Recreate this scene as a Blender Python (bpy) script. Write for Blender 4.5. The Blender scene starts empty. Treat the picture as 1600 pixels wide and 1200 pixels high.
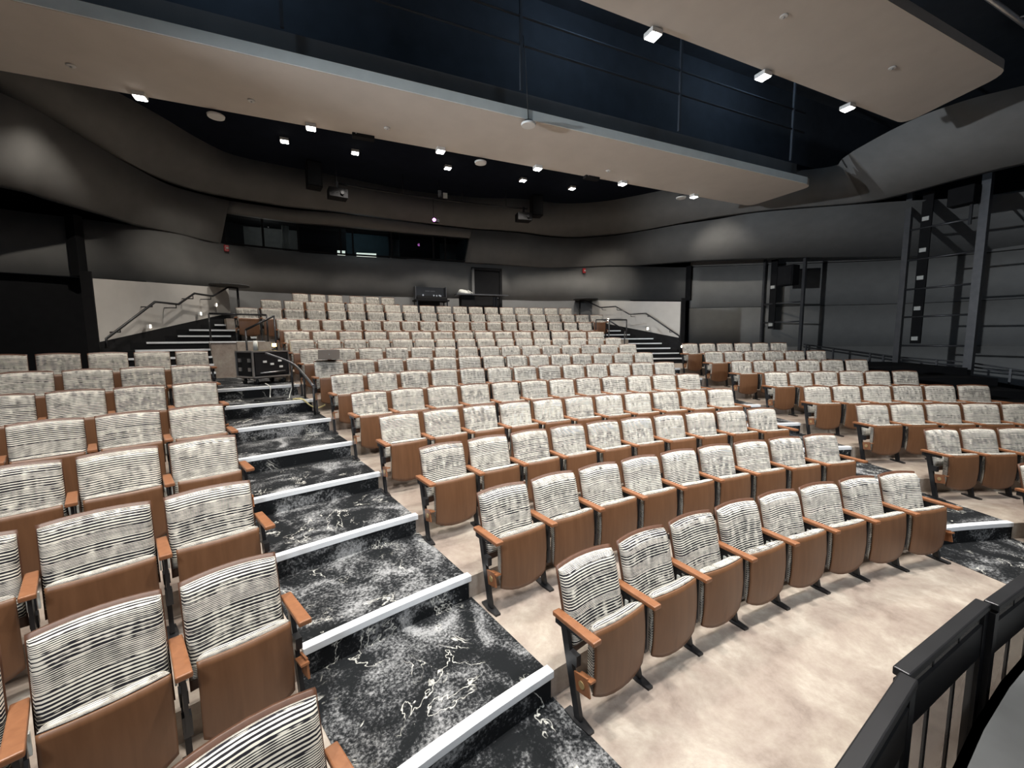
import bpy, bmesh, math, random
from mathutils import Vector, Matrix
random.seed(7)
R_ = math.radians
scene = bpy.context.scene
col = scene.collection

# ------------------------------------------------------------------ camera, world, exposure
cam_d = bpy.data.cameras.new('camera'); cam = bpy.data.objects.new('camera', cam_d); col.objects.link(cam)
cam_d.sensor_width = 36.0; cam_d.sensor_fit = 'HORIZONTAL'
cam_d.lens = 642.3 / 1600.0 * 36.0
cam_d.clip_start = 0.02; cam_d.clip_end = 200
CAMX, CAMY, CAMZ = -3.595, 8.631, 2.356
cam.matrix_world = (Matrix.Translation((CAMX, CAMY, CAMZ)) @ Matrix.Rotation(R_(-23.85), 4, 'Z')
                    @ Matrix.Rotation(R_(90 - 6.011), 4, 'X') @ Matrix.Rotation(R_(-0.524), 4, 'Z'))
scene.camera = cam

world = bpy.data.worlds.new('world'); scene.world = world; world.use_nodes = True
world.node_tree.nodes['Background'].inputs[0].default_value = (0.35, 0.45, 0.6, 1)
world.node_tree.nodes['Background'].inputs[1].default_value = 0.05

scene.view_settings.view_transform = 'Standard'
scene.view_settings.look = 'None'
scene.view_settings.gamma = 1.0
scene.view_settings.use_curve_mapping = False
scene.view_settings.exposure = 0.40
scene.cycles.max_bounces = 5
scene.cycles.diffuse_bounces = 3

def add_spot(loc, target, power, angle, blend=0.6, color=(1, 1, 1), radius=0.08):
    d = bpy.data.lights.new('spot', 'SPOT'); d.energy = power; d.spot_size = R_(angle); d.spot_blend = blend
    d.color = color; d.shadow_soft_size = radius
    o = bpy.data.objects.new('spot', d); col.objects.link(o)
    o.location = loc
    v = Vector(target) - Vector(loc)
    o.rotation_euler = v.to_track_quat('-Z', 'Y').to_euler()
    return o

# lamp powers (each lamp is created together with its fixture further down)
P_CLOUD2 = 280
P_CLOUD1 = 270
P_CEIL = 330
P_STAGE = 700
P_SIDE = 4800
P_HOUSE = 950
P_SLOT = 26
P_WASH = 130
WARM = (1.0, 0.93, 0.84)
COOL = (0.86, 0.93, 1.0)

# ------------------------------------------------------------------ materials
M = {}
def new_mat(name):
    m = bpy.data.materials.new(name); m.use_nodes = True
    nt = m.node_tree; b = nt.nodes['Principled BSDF']
    M[name] = m
    return m, nt, b
def N(nt, typ, **kw):
    n = nt.nodes.new(typ)
    for k, v in kw.items():
        if k.startswith('i_'):
            key = k[2:]
            key = int(key) if key.isdigit() else key.replace('_', ' ')
            n.inputs[key].default_value = v
        else: setattr(n, k, v)
    return n
def L(nt, a, ao, b, bi): nt.links.new(a.outputs[ao], b.inputs[bi])
def math_n(nt, op, a=None, b=None, av=None, bv=None):
    n = N(nt, 'ShaderNodeMath', operation=op)
    for i, (s, v) in enumerate(((a, av), (b, bv))):
        if s is not None: nt.links.new(s, n.inputs[i])
        elif v is not None: n.inputs[i].default_value = v
    return n.outputs[0]
def ramp(nt, fac, stops):
    r = N(nt, 'ShaderNodeValToRGB'); nt.links.new(fac, r.inputs[0])
    e = r.color_ramp.elements
    while len(e) > len(stops): e.remove(e[-1])
    while len(e) < len(stops): e.new(0.5)
    for el, (p, c) in zip(e, stops):
        el.position = p; el.color = (*c, 1) if len(c) == 3 else c
    return r.outputs[0]
def plain(name, c, rough=0.6, metal=0.0, noise=0.12, scale=6.0, spec=0.5, bump=0.0):
    m, nt, b = new_mat(name)
    tc = N(nt, 'ShaderNodeTexCoord'); nz = N(nt, 'ShaderNodeTexNoise', i_Scale=scale, i_Detail=4.0)
    L(nt, tc, 'Object', nz, 'Vector')
    lo = tuple(x * (1 - noise) for x in c); hi = tuple(min(1, x * (1 + noise)) for x in c)
    nt.links.new(ramp(nt, nz.outputs['Fac'], [(0.3, lo), (0.7, hi)]), b.inputs['Base Color'])
    b.inputs['Roughness'].default_value = rough; b.inputs['Metallic'].default_value = metal
    b.inputs['Specular IOR Level'].default_value = spec
    if bump:
        bp = N(nt, 'ShaderNodeBump', i_Strength=bump, i_Distance=0.01)
        L(nt, nz, 'Fac', bp, 'Height'); L(nt, bp, 'Normal', b, 'Normal')
    return m
def emit(name, c, strength):
    m, nt, b = new_mat(name)
    b.inputs['Base Color'].default_value = (*c, 1)
    b.inputs['Emission Color'].default_value = (*c, 1); b.inputs['Emission Strength'].default_value = strength
    return m

def fabric():
    m, nt, b = new_mat('striped_fabric')
    tc = N(nt, 'ShaderNodeTexCoord'); sep = N(nt, 'ShaderNodeSeparateXYZ'); L(nt, tc, 'UV', sep, 0)
    oi = N(nt, 'ShaderNodeObjectInfo')
    rnd = oi.outputs['Random']
    s = sep.outputs['Y']
    # gentle waver of the rows of weave
    wv = N(nt, 'ShaderNodeTexNoise', noise_dimensions='3D', i_Scale=5.0, i_Detail=1.0); L(nt, tc, 'Object', wv, 'Vector')
    s2 = math_n(nt, 'ADD', s, math_n(nt, 'MULTIPLY', wv.outputs['Fac'], bv=0.008))
    off = math_n(nt, 'MULTIPLY', rnd, bv=37.0)
    # wide bands where stripes get fine or coarse
    bandw = math_n(nt, 'ADD', math_n(nt, 'MULTIPLY', s2, bv=1.0), off)
    band = N(nt, 'ShaderNodeTexNoise', noise_dimensions='1D', i_Scale=9.0, i_Detail=1.0); nt.links.new(bandw, band.inputs['W'])
    # coarse stripes
    ph = math_n(nt, 'ADD', math_n(nt, 'MULTIPLY', s2, bv=2 * math.pi / 0.0185), off)
    st = math_n(nt, 'SINE', ph)
    ph2 = math_n(nt, 'ADD', math_n(nt, 'MULTIPLY', s2, bv=2 * math.pi / 0.0093), off)
    st2 = math_n(nt, 'MULTIPLY', math_n(nt, 'SINE', ph2), bv=0.6)
    mixb = ramp(nt, band.outputs['Fac'], [(0.40, (0, 0, 0)), (0.60, (1, 1, 1))])
    sm = N(nt, 'ShaderNodeMix', data_type='FLOAT'); nt.links.new(mixb, sm.inputs[0]); nt.links.new(st, sm.inputs[2]); nt.links.new(st2, sm.inputs[3])
    # broken dashes across the width
    cmb = N(nt, 'ShaderNodeCombineXYZ')
    nt.links.new(math_n(nt, 'MULTIPLY', sep.outputs['X'], bv=14.0), cmb.inputs[0])
    nt.links.new(math_n(nt, 'MULTIPLY', s2, bv=260.0), cmb.inputs[1]); nt.links.new(off, cmb.inputs[2])
    br = N(nt, 'ShaderNodeTexNoise', i_Scale=1.0, i_Detail=2.0); L(nt, cmb, 0, br, 'Vector')
    cmb2 = N(nt, 'ShaderNodeCombineXYZ')
    nt.links.new(math_n(nt, 'MULTIPLY', sep.outputs['X'], bv=24.0), cmb2.inputs[0])
    nt.links.new(math_n(nt, 'MULTIPLY', s2, bv=9.0), cmb2.inputs[1]); nt.links.new(off, cmb2.inputs[2])
    sm2 = N(nt, 'ShaderNodeTexNoise', i_Scale=1.0, i_Detail=1.0); L(nt, cmb2, 0, sm2, 'Vector')
    v = math_n(nt, 'ADD', sm.outputs[0], math_n(nt, 'MULTIPLY', math_n(nt, 'SUBTRACT', br.outputs['Fac'], bv=0.5), bv=1.35))
    v = math_n(nt, 'ADD', v, math_n(nt, 'MULTIPLY', math_n(nt, 'SUBTRACT', sm2.outputs['Fac'], bv=0.5), bv=1.15))
    fac = N(nt, 'ShaderNodeMapRange'); nt.links.new(v, fac.inputs[0])
    fac.inputs[1].default_value = -0.10; fac.inputs[2].default_value = 0.12
    cmix = ramp(nt, fac.outputs[0], [(0.0, (0.022, 0.021, 0.026)), (1.0, (0.77, 0.725, 0.635))])
    nt.links.new(cmix, b.inputs['Base Color'])
    b.inputs['Roughness'].default_value = 0.9; b.inputs['Specular IOR Level'].default_value = 0.15
    return m
fabric()

def wood(name, dark, light, rough=0.4):
    m, nt, b = new_mat(name)
    tc = N(nt, 'ShaderNodeTexCoord'); mp = N(nt, 'ShaderNodeMapping'); L(nt, tc, 'Object', mp, 0)
    oi = N(nt, 'ShaderNodeObjectInfo')
    cmb = N(nt, 'ShaderNodeCombineXYZ'); nt.links.new(math_n(nt, 'MULTIPLY', oi.outputs['Random'], bv=20.0), cmb.inputs[0])
    L(nt, cmb, 0, mp, 'Location'); mp.inputs['Scale'].default_value = (26, 26, 2.2)
    nz = N(nt, 'ShaderNodeTexNoise', i_Scale=1.0, i_Detail=5.0, i_Distortion=0.4); L(nt, mp, 0, nz, 'Vector')
    nt.links.new(ramp(nt, nz.outputs['Fac'], [(0.25, dark), (0.75, light)]), b.inputs['Base Color'])
    b.inputs['Roughness'].default_value = rough
    return m
wood('walnut', (0.125, 0.056, 0.025), (0.170, 0.080, 0.038))
wood('walnut_lit', (0.21, 0.082, 0.034), (0.285, 0.120, 0.053), 0.38)  # the seat walnut lightened, overhead light on the armrests put into the colour
wood('back_walnut', (0.075, 0.031, 0.016), (0.108, 0.046, 0.024), 0.45)

def concrete():
    m, nt, b = new_mat('concrete')
    tc = N(nt, 'ShaderNodeTexCoord')
    n1 = N(nt, 'ShaderNodeTexNoise', i_Scale=2.0, i_Detail=9.0, i_Roughness=0.7, i_Distortion=0.3); L(nt, tc, 'Object', n1, 'Vector')
    n2 = N(nt, 'ShaderNodeTexNoise', i_Scale=14.0, i_Detail=6.0, i_Roughness=0.7); L(nt, tc, 'Object', n2, 'Vector')
    c1 = ramp(nt, n1.outputs['Fac'], [(0.30, (0.20, 0.155, 0.128)), (0.44, (0.32, 0.262, 0.222)), (0.55, (0.385, 0.33, 0.278)), (0.68, (0.50, 0.45, 0.385))])
    c2 = ramp(nt, n2.outputs['Fac'], [(0.3, (0.82, 0.80, 0.78)), (0.7, (1, 1, 1))])
    mx = N(nt, 'ShaderNodeMix', data_type='RGBA', blend_type='MULTIPLY'); mx.inputs[0].default_value = 1.0
    nt.links.new(c1, mx.inputs[6]); nt.links.new(c2, mx.inputs[7]); nt.links.new(mx.outputs[2], b.inputs['Base Color'])
    b.inputs['Roughness'].default_value = 0.45
    return m
concrete()

def carpet():
    m, nt, b = new_mat('carpet')
    tc = N(nt, 'ShaderNodeTexCoord')
    big = N(nt, 'ShaderNodeTexNoise', i_Scale=2.3, i_Detail=3.0, i_Distortion=1.2); L(nt, tc, 'Object', big, 'Vector')
    fine = N(nt, 'ShaderNodeTexNoise', i_Scale=46.0, i_Detail=3.0, i_Roughness=0.7); L(nt, tc, 'Object', fine, 'Vector')
    ve = N(nt, 'ShaderNodeTexNoise', i_Scale=1.5, i_Detail=5.0, i_Roughness=0.65, i_Distortion=0.6); L(nt, tc, 'Object', ve, 'Vector')
    # cloudy grey patches broken by pile
    patch = math_n(nt, 'ADD', big.outputs['Fac'], math_n(nt, 'MULTIPLY', math_n(nt, 'SUBTRACT', fine.outputs['Fac'], bv=0.5), bv=0.75))
    c1 = ramp(nt, patch, [(0.44, (0.011, 0.012, 0.013)), (0.52, (0.034, 0.035, 0.037)), (0.60, (0.12, 0.122, 0.124)), (0.74, (0.31, 0.312, 0.314))])
    # thin pale veins
    vd = math_n(nt, 'ABSOLUTE', math_n(nt, 'SUBTRACT', ve.outputs['Fac'], bv=0.5))
    vd = math_n(nt, 'ADD', vd, math_n(nt, 'MULTIPLY', math_n(nt, 'SUBTRACT', fine.outputs['Fac'], bv=0.5), bv=0.018))
    where = N(nt, 'ShaderNodeTexNoise', i_Scale=2.7, i_Detail=2.0); L(nt, tc, 'Object', where, 'Vector')
    vein = math_n(nt, 'MULTIPLY', ramp(nt, vd, [(0.0012, (1, 1, 1)), (0.0060, (0, 0, 0))]), ramp(nt, where.outputs['Fac'], [(0.50, (0, 0, 0)), (0.56, (1, 1, 1))]))
    mx = N(nt, 'ShaderNodeMix', data_type='RGBA'); nt.links.new(vein, mx.inputs[0]); nt.links.new(c1, mx.inputs[6])
    mx.inputs[7].default_value = (0.60, 0.59, 0.54, 1)
    nt.links.new(mx.outputs[2], b.inputs['Base Color'])
    b.inputs['Roughness'].default_value = 0.95; b.inputs['Specular IOR Level'].default_value = 0.1
    return m
carpet()

plain('wall_grey', (0.20, 0.196, 0.187), 0.85, scale=3, noise=0.06)
plain('wall_dark', (0.17, 0.17, 0.168), 0.85, scale=3, noise=0.06)
plain('panel_grey', (0.50, 0.48, 0.45), 0.8, scale=3, noise=0.05)
plain('side_grey', (0.28, 0.275, 0.262), 0.8, scale=3, noise=0.06)
plain('cloud_beige', (0.62, 0.57, 0.52), 0.8, scale=3, noise=0.03)
plain('strip_white', (0.84, 0.92, 0.92), 0.6, scale=3, noise=0.05)
plain('ceiling_navy', (0.007, 0.010, 0.018), 0.9, scale=3, spec=0.1)
plain('roof_navy', (0.045, 0.055, 0.070), 0.8, scale=3)
plain('black_paint', (0.012, 0.012, 0.013), 0.85, spec=0.2)
plain('black_metal', (0.022, 0.022, 0.024), 0.35, metal=0.3)
plain('rail_grey', (0.10, 0.10, 0.105), 0.4, metal=0.5)
plain('steel', (0.55, 0.55, 0.56), 0.35, metal=0.9)
plain('nosing_white', (0.78, 0.80, 0.82), 0.5, noise=0.05)
plain('stage_floor', (0.075, 0.078, 0.08), 0.35, scale=2.2, noise=0.35)
def mesh_mat():
    m, nt, b = new_mat('mesh_panel')
    out = nt.nodes['Material Output']; b.inputs['Base Color'].default_value = (0.20, 0.18, 0.16, 1); b.inputs['Roughness'].default_value = 0.6
    t = N(nt, 'ShaderNodeBsdfTransparent'); mx = N(nt, 'ShaderNodeMixShader'); mx.inputs[0].default_value = 0.55
    L(nt, t, 0, mx, 1); L(nt, b, 0, mx, 2); L(nt, mx, 0, out, 0)
mesh_mat()
plain('white_plastic', (0.78, 0.78, 0.76), 0.4, noise=0.03)
plain('plate_white', (0.62, 0.62, 0.58), 0.4, noise=0.03)
plain('red_plastic', (0.45, 0.01, 0.015), 0.4)
plain('laptop_grey', (0.36, 0.33, 0.30), 0.35, metal=0.4, noise=0.02)
plain('rubber', (0.015, 0.015, 0.015), 0.7)
plain('cable_yellow', (0.72, 0.62, 0.30), 0.5)
plain('cable_white', (0.75, 0.75, 0.70), 0.5)
plain('cable_black', (0.02, 0.02, 0.02), 0.5)
plain('curtain_grey', (0.42, 0.42, 0.40), 0.9)
plain('booth_teal', (0.05, 0.085, 0.10), 0.8)
plain('booth_grey', (0.16, 0.165, 0.165), 0.8)
plain('plaque_brass', (0.45, 0.33, 0.16), 0.4, metal=0.5)
plain('soffit_grey', (0.05, 0.05, 0.05), 0.8)
emit('lamp_white', (1.0, 0.97, 0.92), 14.0)
emit('lamp_warm', (1.0, 0.85, 0.65), 14.0)
emit('lamp_yellow', (1.0, 0.72, 0.2), 12.0)
emit('lamp_magenta', (0.85, 0.25, 0.95), 6.0)
emit('screen_white', (0.85, 0.9, 0.8), 0.9)
emit('lamp_dim', (0.9, 0.95, 1.0), 2.0)
def glass():
    m, nt, b = new_mat('booth_glass')
    nt.nodes.remove(b); out = nt.nodes['Material Output']
    t = N(nt, 'ShaderNodeBsdfTransparent'); t.inputs[0].default_value = (0.80, 0.84, 0.85, 1)
    g = N(nt, 'ShaderNodeBsdfGlossy'); g.inputs['Roughness'].default_value = 0.03; g.inputs[0].default_value = (0.9, 0.9, 0.9, 1)
    fr = N(nt, 'ShaderNodeFresnel', i_IOR=1.45)
    mx = N(nt, 'ShaderNodeMixShader'); L(nt, fr, 0, mx, 0); L(nt, t, 0, mx, 1); L(nt, g, 0, mx, 2); L(nt, mx, 0, out, 0)
glass()

# ------------------------------------------------------------------ mesh helpers
class MB:
    def __init__(s): s.v = []; s.f = []; s.sm = []
    def add(s, vs, fs, smooth=False):
        o = len(s.v); s.v += [tuple(v) for v in vs]
        for f in fs: s.f.append(tuple(i + o for i in f)); s.sm.append(smooth)
        return s
    def box(s, c, d, rot=None, off=(0, 0, 0)):
        vs = []
        for x in (-.5, .5):
            for y in (-.5, .5):
                for z in (-.5, .5):
                    p = Vector((x * d[0], y * d[1], z * d[2]))
                    if rot is not None: p = rot @ p
                    vs.append(p + Vector(c))
        return s.add(vs, [(0, 1, 3, 2), (4, 6, 7, 5), (0, 4, 5, 1), (2, 3, 7, 6), (0, 2, 6, 4), (1, 5, 7, 3)])
    def bar(s, a, b, w, h=None):
        """square bar between two points; w across, h in the upright direction"""
        a = Vector(a); b = Vector(b); h = h or w
        d = (b - a).normalized(); up = Vector((0, 0, 1))
        if abs(d.z) > 0.99: up = Vector((0, 1, 0))
        x = d.cross(up).normalized(); u = x.cross(d).normalized()
        vs = [p + x * sx * w / 2 + u * su * h / 2 for p in (a, b) for sx in (-1, 1) for su in (-1, 1)]
        return s.add(vs, [(0, 1, 3, 2), (4, 6, 7, 5), (0, 4, 5, 1), (2, 3, 7, 6), (0, 2, 6, 4), (1, 5, 7, 3)])
    def tube(s, pts, r, n=8):
        pts = [Vector(p) for p in pts]; rings = []
        prev = None
        for i, p in enumerate(pts):
            d = (pts[min(i + 1, len(pts) - 1)] - pts[max(i - 1, 0)]).normalized()
            up = Vector((0, 0, 1)) if abs(d.z) < 0.95 else Vector((1, 0, 0))
            x = d.cross(up).normalized(); u = x.cross(d).normalized()
            rings.append([p + (x * math.cos(2 * math.pi * k / n) + u * math.sin(2 * math.pi * k / n)) * r for k in range(n)])
        vs = [v for rg in rings for v in rg]; fs = []
        for i in range(len(rings) - 1):
            for k in range(n):
                fs.append((i * n + k, i * n + (k + 1) % n, (i + 1) * n + (k + 1) % n, (i + 1) * n + k))
        s.add(vs, fs, True)
        o = len(s.v) - len(vs)
        s.f.append(tuple(o + k for k in range(n))[::-1]); s.sm.append(False)
        s.f.append(tuple(o + (len(rings) - 1) * n + k for k in range(n))); s.sm.append(False)
        return s
    def cyl(s, c, r, h, n=16, r2=None, axis='z'):
        r2 = r if r2 is None else r2; vs = []
        for z, rr in ((0, r), (h, r2)):
            for k in range(n):
                a = 2 * math.pi * k / n; p = (rr * math.cos(a), rr * math.sin(a), z)
                if axis == 'y': p = (p[0], p[2], p[1])
                if axis == 'x': p = (p[2], p[0], p[1])
                vs.append(Vector(p) + Vector(c))
        fs = [(k, (k + 1) % n, n + (k + 1) % n, n + k) for k in range(n)]
        s.add(vs, fs, True)
        o = len(s.v) - 2 * n
        s.f.append(tuple(o + k for k in range(n))[::-1]); s.sm.append(False)
        s.f.append(tuple(o + n + k for k in range(n))); s.sm.append(False)
        return s
    def sector(s, r0, r1, p0, p1, z0, z1, n=None, p0b=None, p1b=None):
        """ring sector about the arc centre; p0/p1 degrees at r0, p0b/p1b at r1"""
        n = n or max(2, int(abs(p1 - p0) / 1.5)); p0b = p0 if p0b is None else p0b; p1b = p1 if p1b is None else p1b
        vs = []
        for i in range(n + 1):
            t = i / n; a = R_(p0 + (p1 - p0) * t); b = R_(p0b + (p1b - p0b) * t)
            for (r, ang) in ((r0, a), (r1, b)):
                for z in (z0, z1): vs.append((r * math.sin(ang), r * math.cos(ang), z))
        fs = []
        for i in range(n):
            o = i * 4; q = o + 4
            fs += [(o, q, q + 1, o + 1), (o + 2, o + 3, q + 3, q + 2), (o + 1, q + 1, q + 3, o + 3), (o, o + 2, q + 2, q)]
        fs += [(0, 1, 3, 2), (n * 4, n * 4 + 2, n * 4 + 3, n * 4 + 1)]
        return s.add(vs, fs)
    def prism(s, poly, z0, z1):
        n = len(poly); vs = [(x, y, z0) for x, y in poly] + [(x, y, z1) for x, y in poly]
        fs = [tuple(range(n))[::-1], tuple(range(n, 2 * n))] + [(i, (i + 1) % n, n + (i + 1) % n, n + i) for i in range(n)]
        return s.add(vs, fs)
    def mesh(s, name):
        me = bpy.data.meshes.new(name); me.from_pydata(s.v, [], s.f); me.update()
        bm = bmesh.new(); bm.from_mesh(me); bmesh.ops.recalc_face_normals(bm, faces=bm.faces); bm.to_mesh(me); bm.free()
        for p, k in zip(me.polygons, s.sm): p.use_smooth = k
        if getattr(s, 'uv', None):
            l = me.uv_layers.new(name='UVMap')
            for lp in me.loops: l.data[lp.index].uv = s.uv[lp.vertex_index]
        return me
    def build(s, name, mat, parent=None, bevel=0.0):
        me = s.mesh(name)
        if bevel:
            bm = bmesh.new(); bm.from_mesh(me)
            bmesh.ops.bevel(bm, geom=[e for e in bm.edges], offset=bevel, segments=2, affect='EDGES', profile=0.5)
            bm.to_mesh(me); bm.free()
        me.materials.append(M[mat])
        o = bpy.data.objects.new(name, me); col.objects.link(o)
        if parent is not None: o.parent = parent
        return o
def tag(o, label=None, cat=None, group=None, kind=None):
    if label: o['label'] = label
    if cat: o['category'] = cat
    if group: o['group'] = group
    if kind: o['kind'] = kind
    return o
def struct(o): o['kind'] = 'structure'; return o
def empty(name, loc=(0, 0, 0), rz=0.0):
    o = bpy.data.objects.new(name, None); col.objects.link(o); o.location = loc; o.rotation_euler = (0, 0, rz)
    o.empty_display_size = 0.1
    return o
def thing(name, label, cat, loc=(0, 0, 0), rz=0.0, group=None): return tag(empty(name, loc, rz), label, cat, group)
def P(r, ph, z=0.0): a = R_(ph); return Vector((r * math.sin(a), r * math.cos(a), z))
def spline(pts, n):
    """Catmull-Rom through 2D/3D points, n samples per span"""
    pts = [Vector(p) for p in pts]; out = []
    for i in range(len(pts) - 1):
        p0, p1, p2, p3 = pts[max(i - 1, 0)], pts[i], pts[i + 1], pts[min(i + 2, len(pts) - 1)]
        for k in range(n):
            t = k / n
            out.append(0.5 * ((2 * p1) + (p2 - p0) * t + (2 * p0 - 5 * p1 + 4 * p2 - p3) * t * t + (3 * p1 - p0 - 3 * p2 + p3) * t ** 3))
    out.append(pts[-1]); return out

# ------------------------------------------------------------------ seating geometry tables
RK = [11.11, 12.11, 13.12, 14.14, 15.16, 16.18, 17.20, 18.21, 19.21, 20.19, 21.20, 22.20, 23.22, 24.14]
ZF = [0.0, 0.19, 0.38, 0.57, 0.76, 0.95, 1.14, 1.34, 1.53, 1.734, 2.062, 2.39, 2.712, 3.042]
def front(k): return RK[k - 2] - 0.045          # platform k starts just behind row k-1
def car_in(k): return 12.30 + 0.135 * (k - 1)   # carpet edge by the centre block
def car_out(k): return 18.95 - 0.19 * (k - 1)   # carpet edge by the side blocks

# ------------------------------------------------------------------ setting: floors
SIDE = 46.0
o = MB(); o.sector(9.35, front(2) + 0.02, -SIDE, SIDE, -0.25, 0.0, 50); fl = struct(o.build('floor', 'concrete'))
def carpets(parent, k, r0, r1, riser=True):
    for sg in (-1, 1):
        z = ZF[k - 1]
        c = MB(); c.sector(r0, r1, sg * car_in(k), sg * car_out(k), z, z + 0.006, 6)
        if riser: c.sector(r0 - 0.012, r0 + 0.001, sg * car_in(k), sg * car_out(k), ZF[k - 2] + 0.004, z, 6)
        c.build('carpet', 'carpet', parent)
        if riser:
            n = MB(); n.sector(r0 - 0.018, r0 + 0.052, sg * (car_in(k) - 0.12), sg * (car_out(k) + 0.05), z - 0.035, z + 0.016, 6)
            n.build('step_nosing', 'nosing_white', parent, bevel=0.004)
carpets(fl, 1, 9.6, front(2) + 0.0, riser=False)
for k in range(2, 10):
    r1 = front(k + 1) + 0.02 if k < 9 else 21.32
    lim = 21.0 + math.degrees(3.75 / RK[k - 1]) if k < 9 else 26.0
    t = MB(); t.sector(front(k), r1, -lim, lim, ZF[k - 1] - 0.5, ZF[k - 1], 50)
    t = struct(t.build('floor_tier', 'concrete'))
    for sg in (-1, 1):
        d = MB(); d.sector(front(k), r1, sg * lim, sg * 41, ZF[k - 1] - 0.5, ZF[k - 1] - 0.002, 14); struct(d.build('floor_tier', 'black_paint'))
    carpets(t, k, front(k), (front(k + 1) if k < 9 else 21.2))
# upper tiers behind the cross aisle
for k, w, r1 in ((10, 13.75, front(11) + 0.02), (11, 13.75, front(12) + 0.1), (12, 15.4, front(13) + 0.02), (13, 14.6, front(14) + 0.02), (14, 15.4, 25.2)):
    t = MB(); t.sector(front(k), r1, -w, w, ZF[k - 1] - 0.9, ZF[k - 1], 24)
    struct(t.build('floor_tier', 'concrete'))
for sg in (-1, 1):   # low wall that carries the upper landing beside the centre block
    t = MB(); t.sector(21.28, 22.25, sg * 13.6, sg * 16.75, 1.45, 2.39, 4)
    t = struct(t.build('wall_landing', 'concrete'))
    n = MB(); n.sector(21.25, 21.33, sg * 13.75, sg * 16.8, 2.37, 2.405, 4); n.build('step_nosing', 'nosing_white', t)
    # side stair along the panelled wall
    st = struct(empty('stair')); st['kind'] = 'structure'
    steps = [(20.72, 1.704), (20.98, 1.876), (21.24, 2.048), (21.5, 2.22), (21.76, 2.392), (22.5, 2.552), (22.8, 2.712), (23.5, 2.877), (23.8, 3.042)]
    for i, (r, z) in enumerate(steps):
        r1 = steps[i + 1][0] if i + 1 < len(steps) else 24.7
        def wl(r): return 21.75 - (r - 21.2) * (21.75 - 14.9) / 3.2      # wall side
        def inn(r): return 16.75 - max(0, r - 21.3) * (16.75 - 14.0) / 2.4
        b = MB(); b.sector(r, r1 + 0.02, sg * inn(r), sg * wl(r), z - 0.6, z, 4, sg * inn(r1), sg * wl(r1)); b.build('step', 'black_paint', st)
        b = MB(); b.sector(r - 0.03, r + 0.06, sg * inn(r), sg * (wl(r) - 0.8), z - 0.03, z + 0.012, 4); b.build('step_nosing', 'nosing_white', st)

# dark floor beside the blocks and stage
for sg in (-1, 1):
    b = MB(); b.prism([(sg * 10.6, 7.5), (sg * 14.2, 7.5), (sg * 14.2, 19.2), (sg * 10.6, 21.4)], -0.25, 0.30)
    struct(b.build('floor_side', 'black_paint'))
b = MB(); b.sector(0.5, 9.36, -75, 75, 0.55, 0.75, 60); struct(b.build('floor_stage', 'stage_floor'))
b = MB(); b.sector(9.33, 9.36, -75, 75, -0.2, 0.75, 60); struct(b.build('wall_stage', 'black_paint'))

# ------------------------------------------------------------------ setting: walls (wavy ribbons)
def ribbon(bot, top, zb, zt, thick=0.25, n=6, zbot=None):
    b = spline([(*p, zb) for p in bot], n); t = spline([(*p, zt) for p in top], n)
    mb = MB(); vs = []
    for p, q in zip(b, t):
        for v in (p, q):
            d = Vector((v.x, v.y, 0)).normalized() * thick
            vs += [v, v + d]
    fs = []
    for i in range(len(b) - 1):
        o = i * 4; q = o + 4       # p, p+, q, q+
        fs += [(o, q, q + 2, o + 2), (o + 1, o + 3, q + 3, q + 1), (o + 2, q + 2, q + 3, o + 3), (o, o + 1, q + 1, q)]
    e = (len(b) - 1) * 4
    fs += [(0, 2, 3, 1), (e, e + 1, e + 3, e + 2)]
    mb.add(vs, fs, True)
    return mb
T1 = [(-13.5, 19.9), (-12.0, 20.9), (-10.4, 21.85), (-9.0, 22.25), (-7.9, 22.6), (-7.2, 23.1), (-6.44, 24.0), (-4.7, 24.5), (-2.9, 24.55), (-.74, 24.4), (1.34, 24.3), (3.25, 24.2), (4.75, 24.1), (6.05, 23.5), (7.0, 22.85), (7.95, 22.5), (9.0, 22.35), (10.4, 21.95), (12.7, 20.5), (14.4, 19.4), (16.6, 17.9), (18.2, 16.2), (19, 13.5), (19.2, 9)]
lo = MB()
struct(ribbon(T1[4:16], T1[4:16], 2.9, 4.0, 0.25).build('wall_back', 'wall_dark'))
struct(ribbon(T1[:20], T1[:20], 4.0, 5.385, 0.25).build('wall_back_fascia', 'wall_grey'))
T2b = [(-18.5, 16), (-16.1, 17.2), (-13.8, 18.2), (-11.0, 19.0), (-9.07, 19.87), (-8.7, 20.5), (-8.21, 21.43), (-7.82, 22.3), (-7.2, 23.0), (-6.44, 23.96), (-4.68, 24.42), (-2.91, 24.45), (-.74, 24.26), (1.34, 24.11), (3.23, 24.0), (4.7, 23.95), (5.99, 23.35), (6.93, 22.7), (7.87, 22.3), (8.6, 21.6), (9.75, 20.45), (11.28, 19.46), (13.8, 18.2), (16.1, 17.2), (18.5, 16.0), (20, 13)]
T2t = [(-15, 14.5), (-13, 15.9), (-12, 16.7), (-9.8, 17.6), (-8.44, 18.86), (-8.1, 19.9), (-7.9, 20.8), (-7.65, 21.8), (-7.2, 22.95), (-6.1, 23.7), (-4.57, 23.93), (-3.0, 23.8), (-.6, 24.0), (1.6, 24.05), (3.4, 23.85), (5.0, 23.95), (6.2, 23.6), (7.2, 22.8), (7.99, 21.6), (8.5, 20.6), (9.24, 19.52), (9.9, 18.4), (12, 16.68), (13, 15.9), (15, 14.5), (16.5, 12)]
struct(ribbon(T2b[:10], T2t[:10], 5.38, 6.585, 0.35).build('wall_back_middle', 'wall_grey'))
struct(ribbon(T2b[13:], T2t[13:], 5.38, 6.585, 0.35).build('wall_back_middle', 'wall_grey'))
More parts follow.
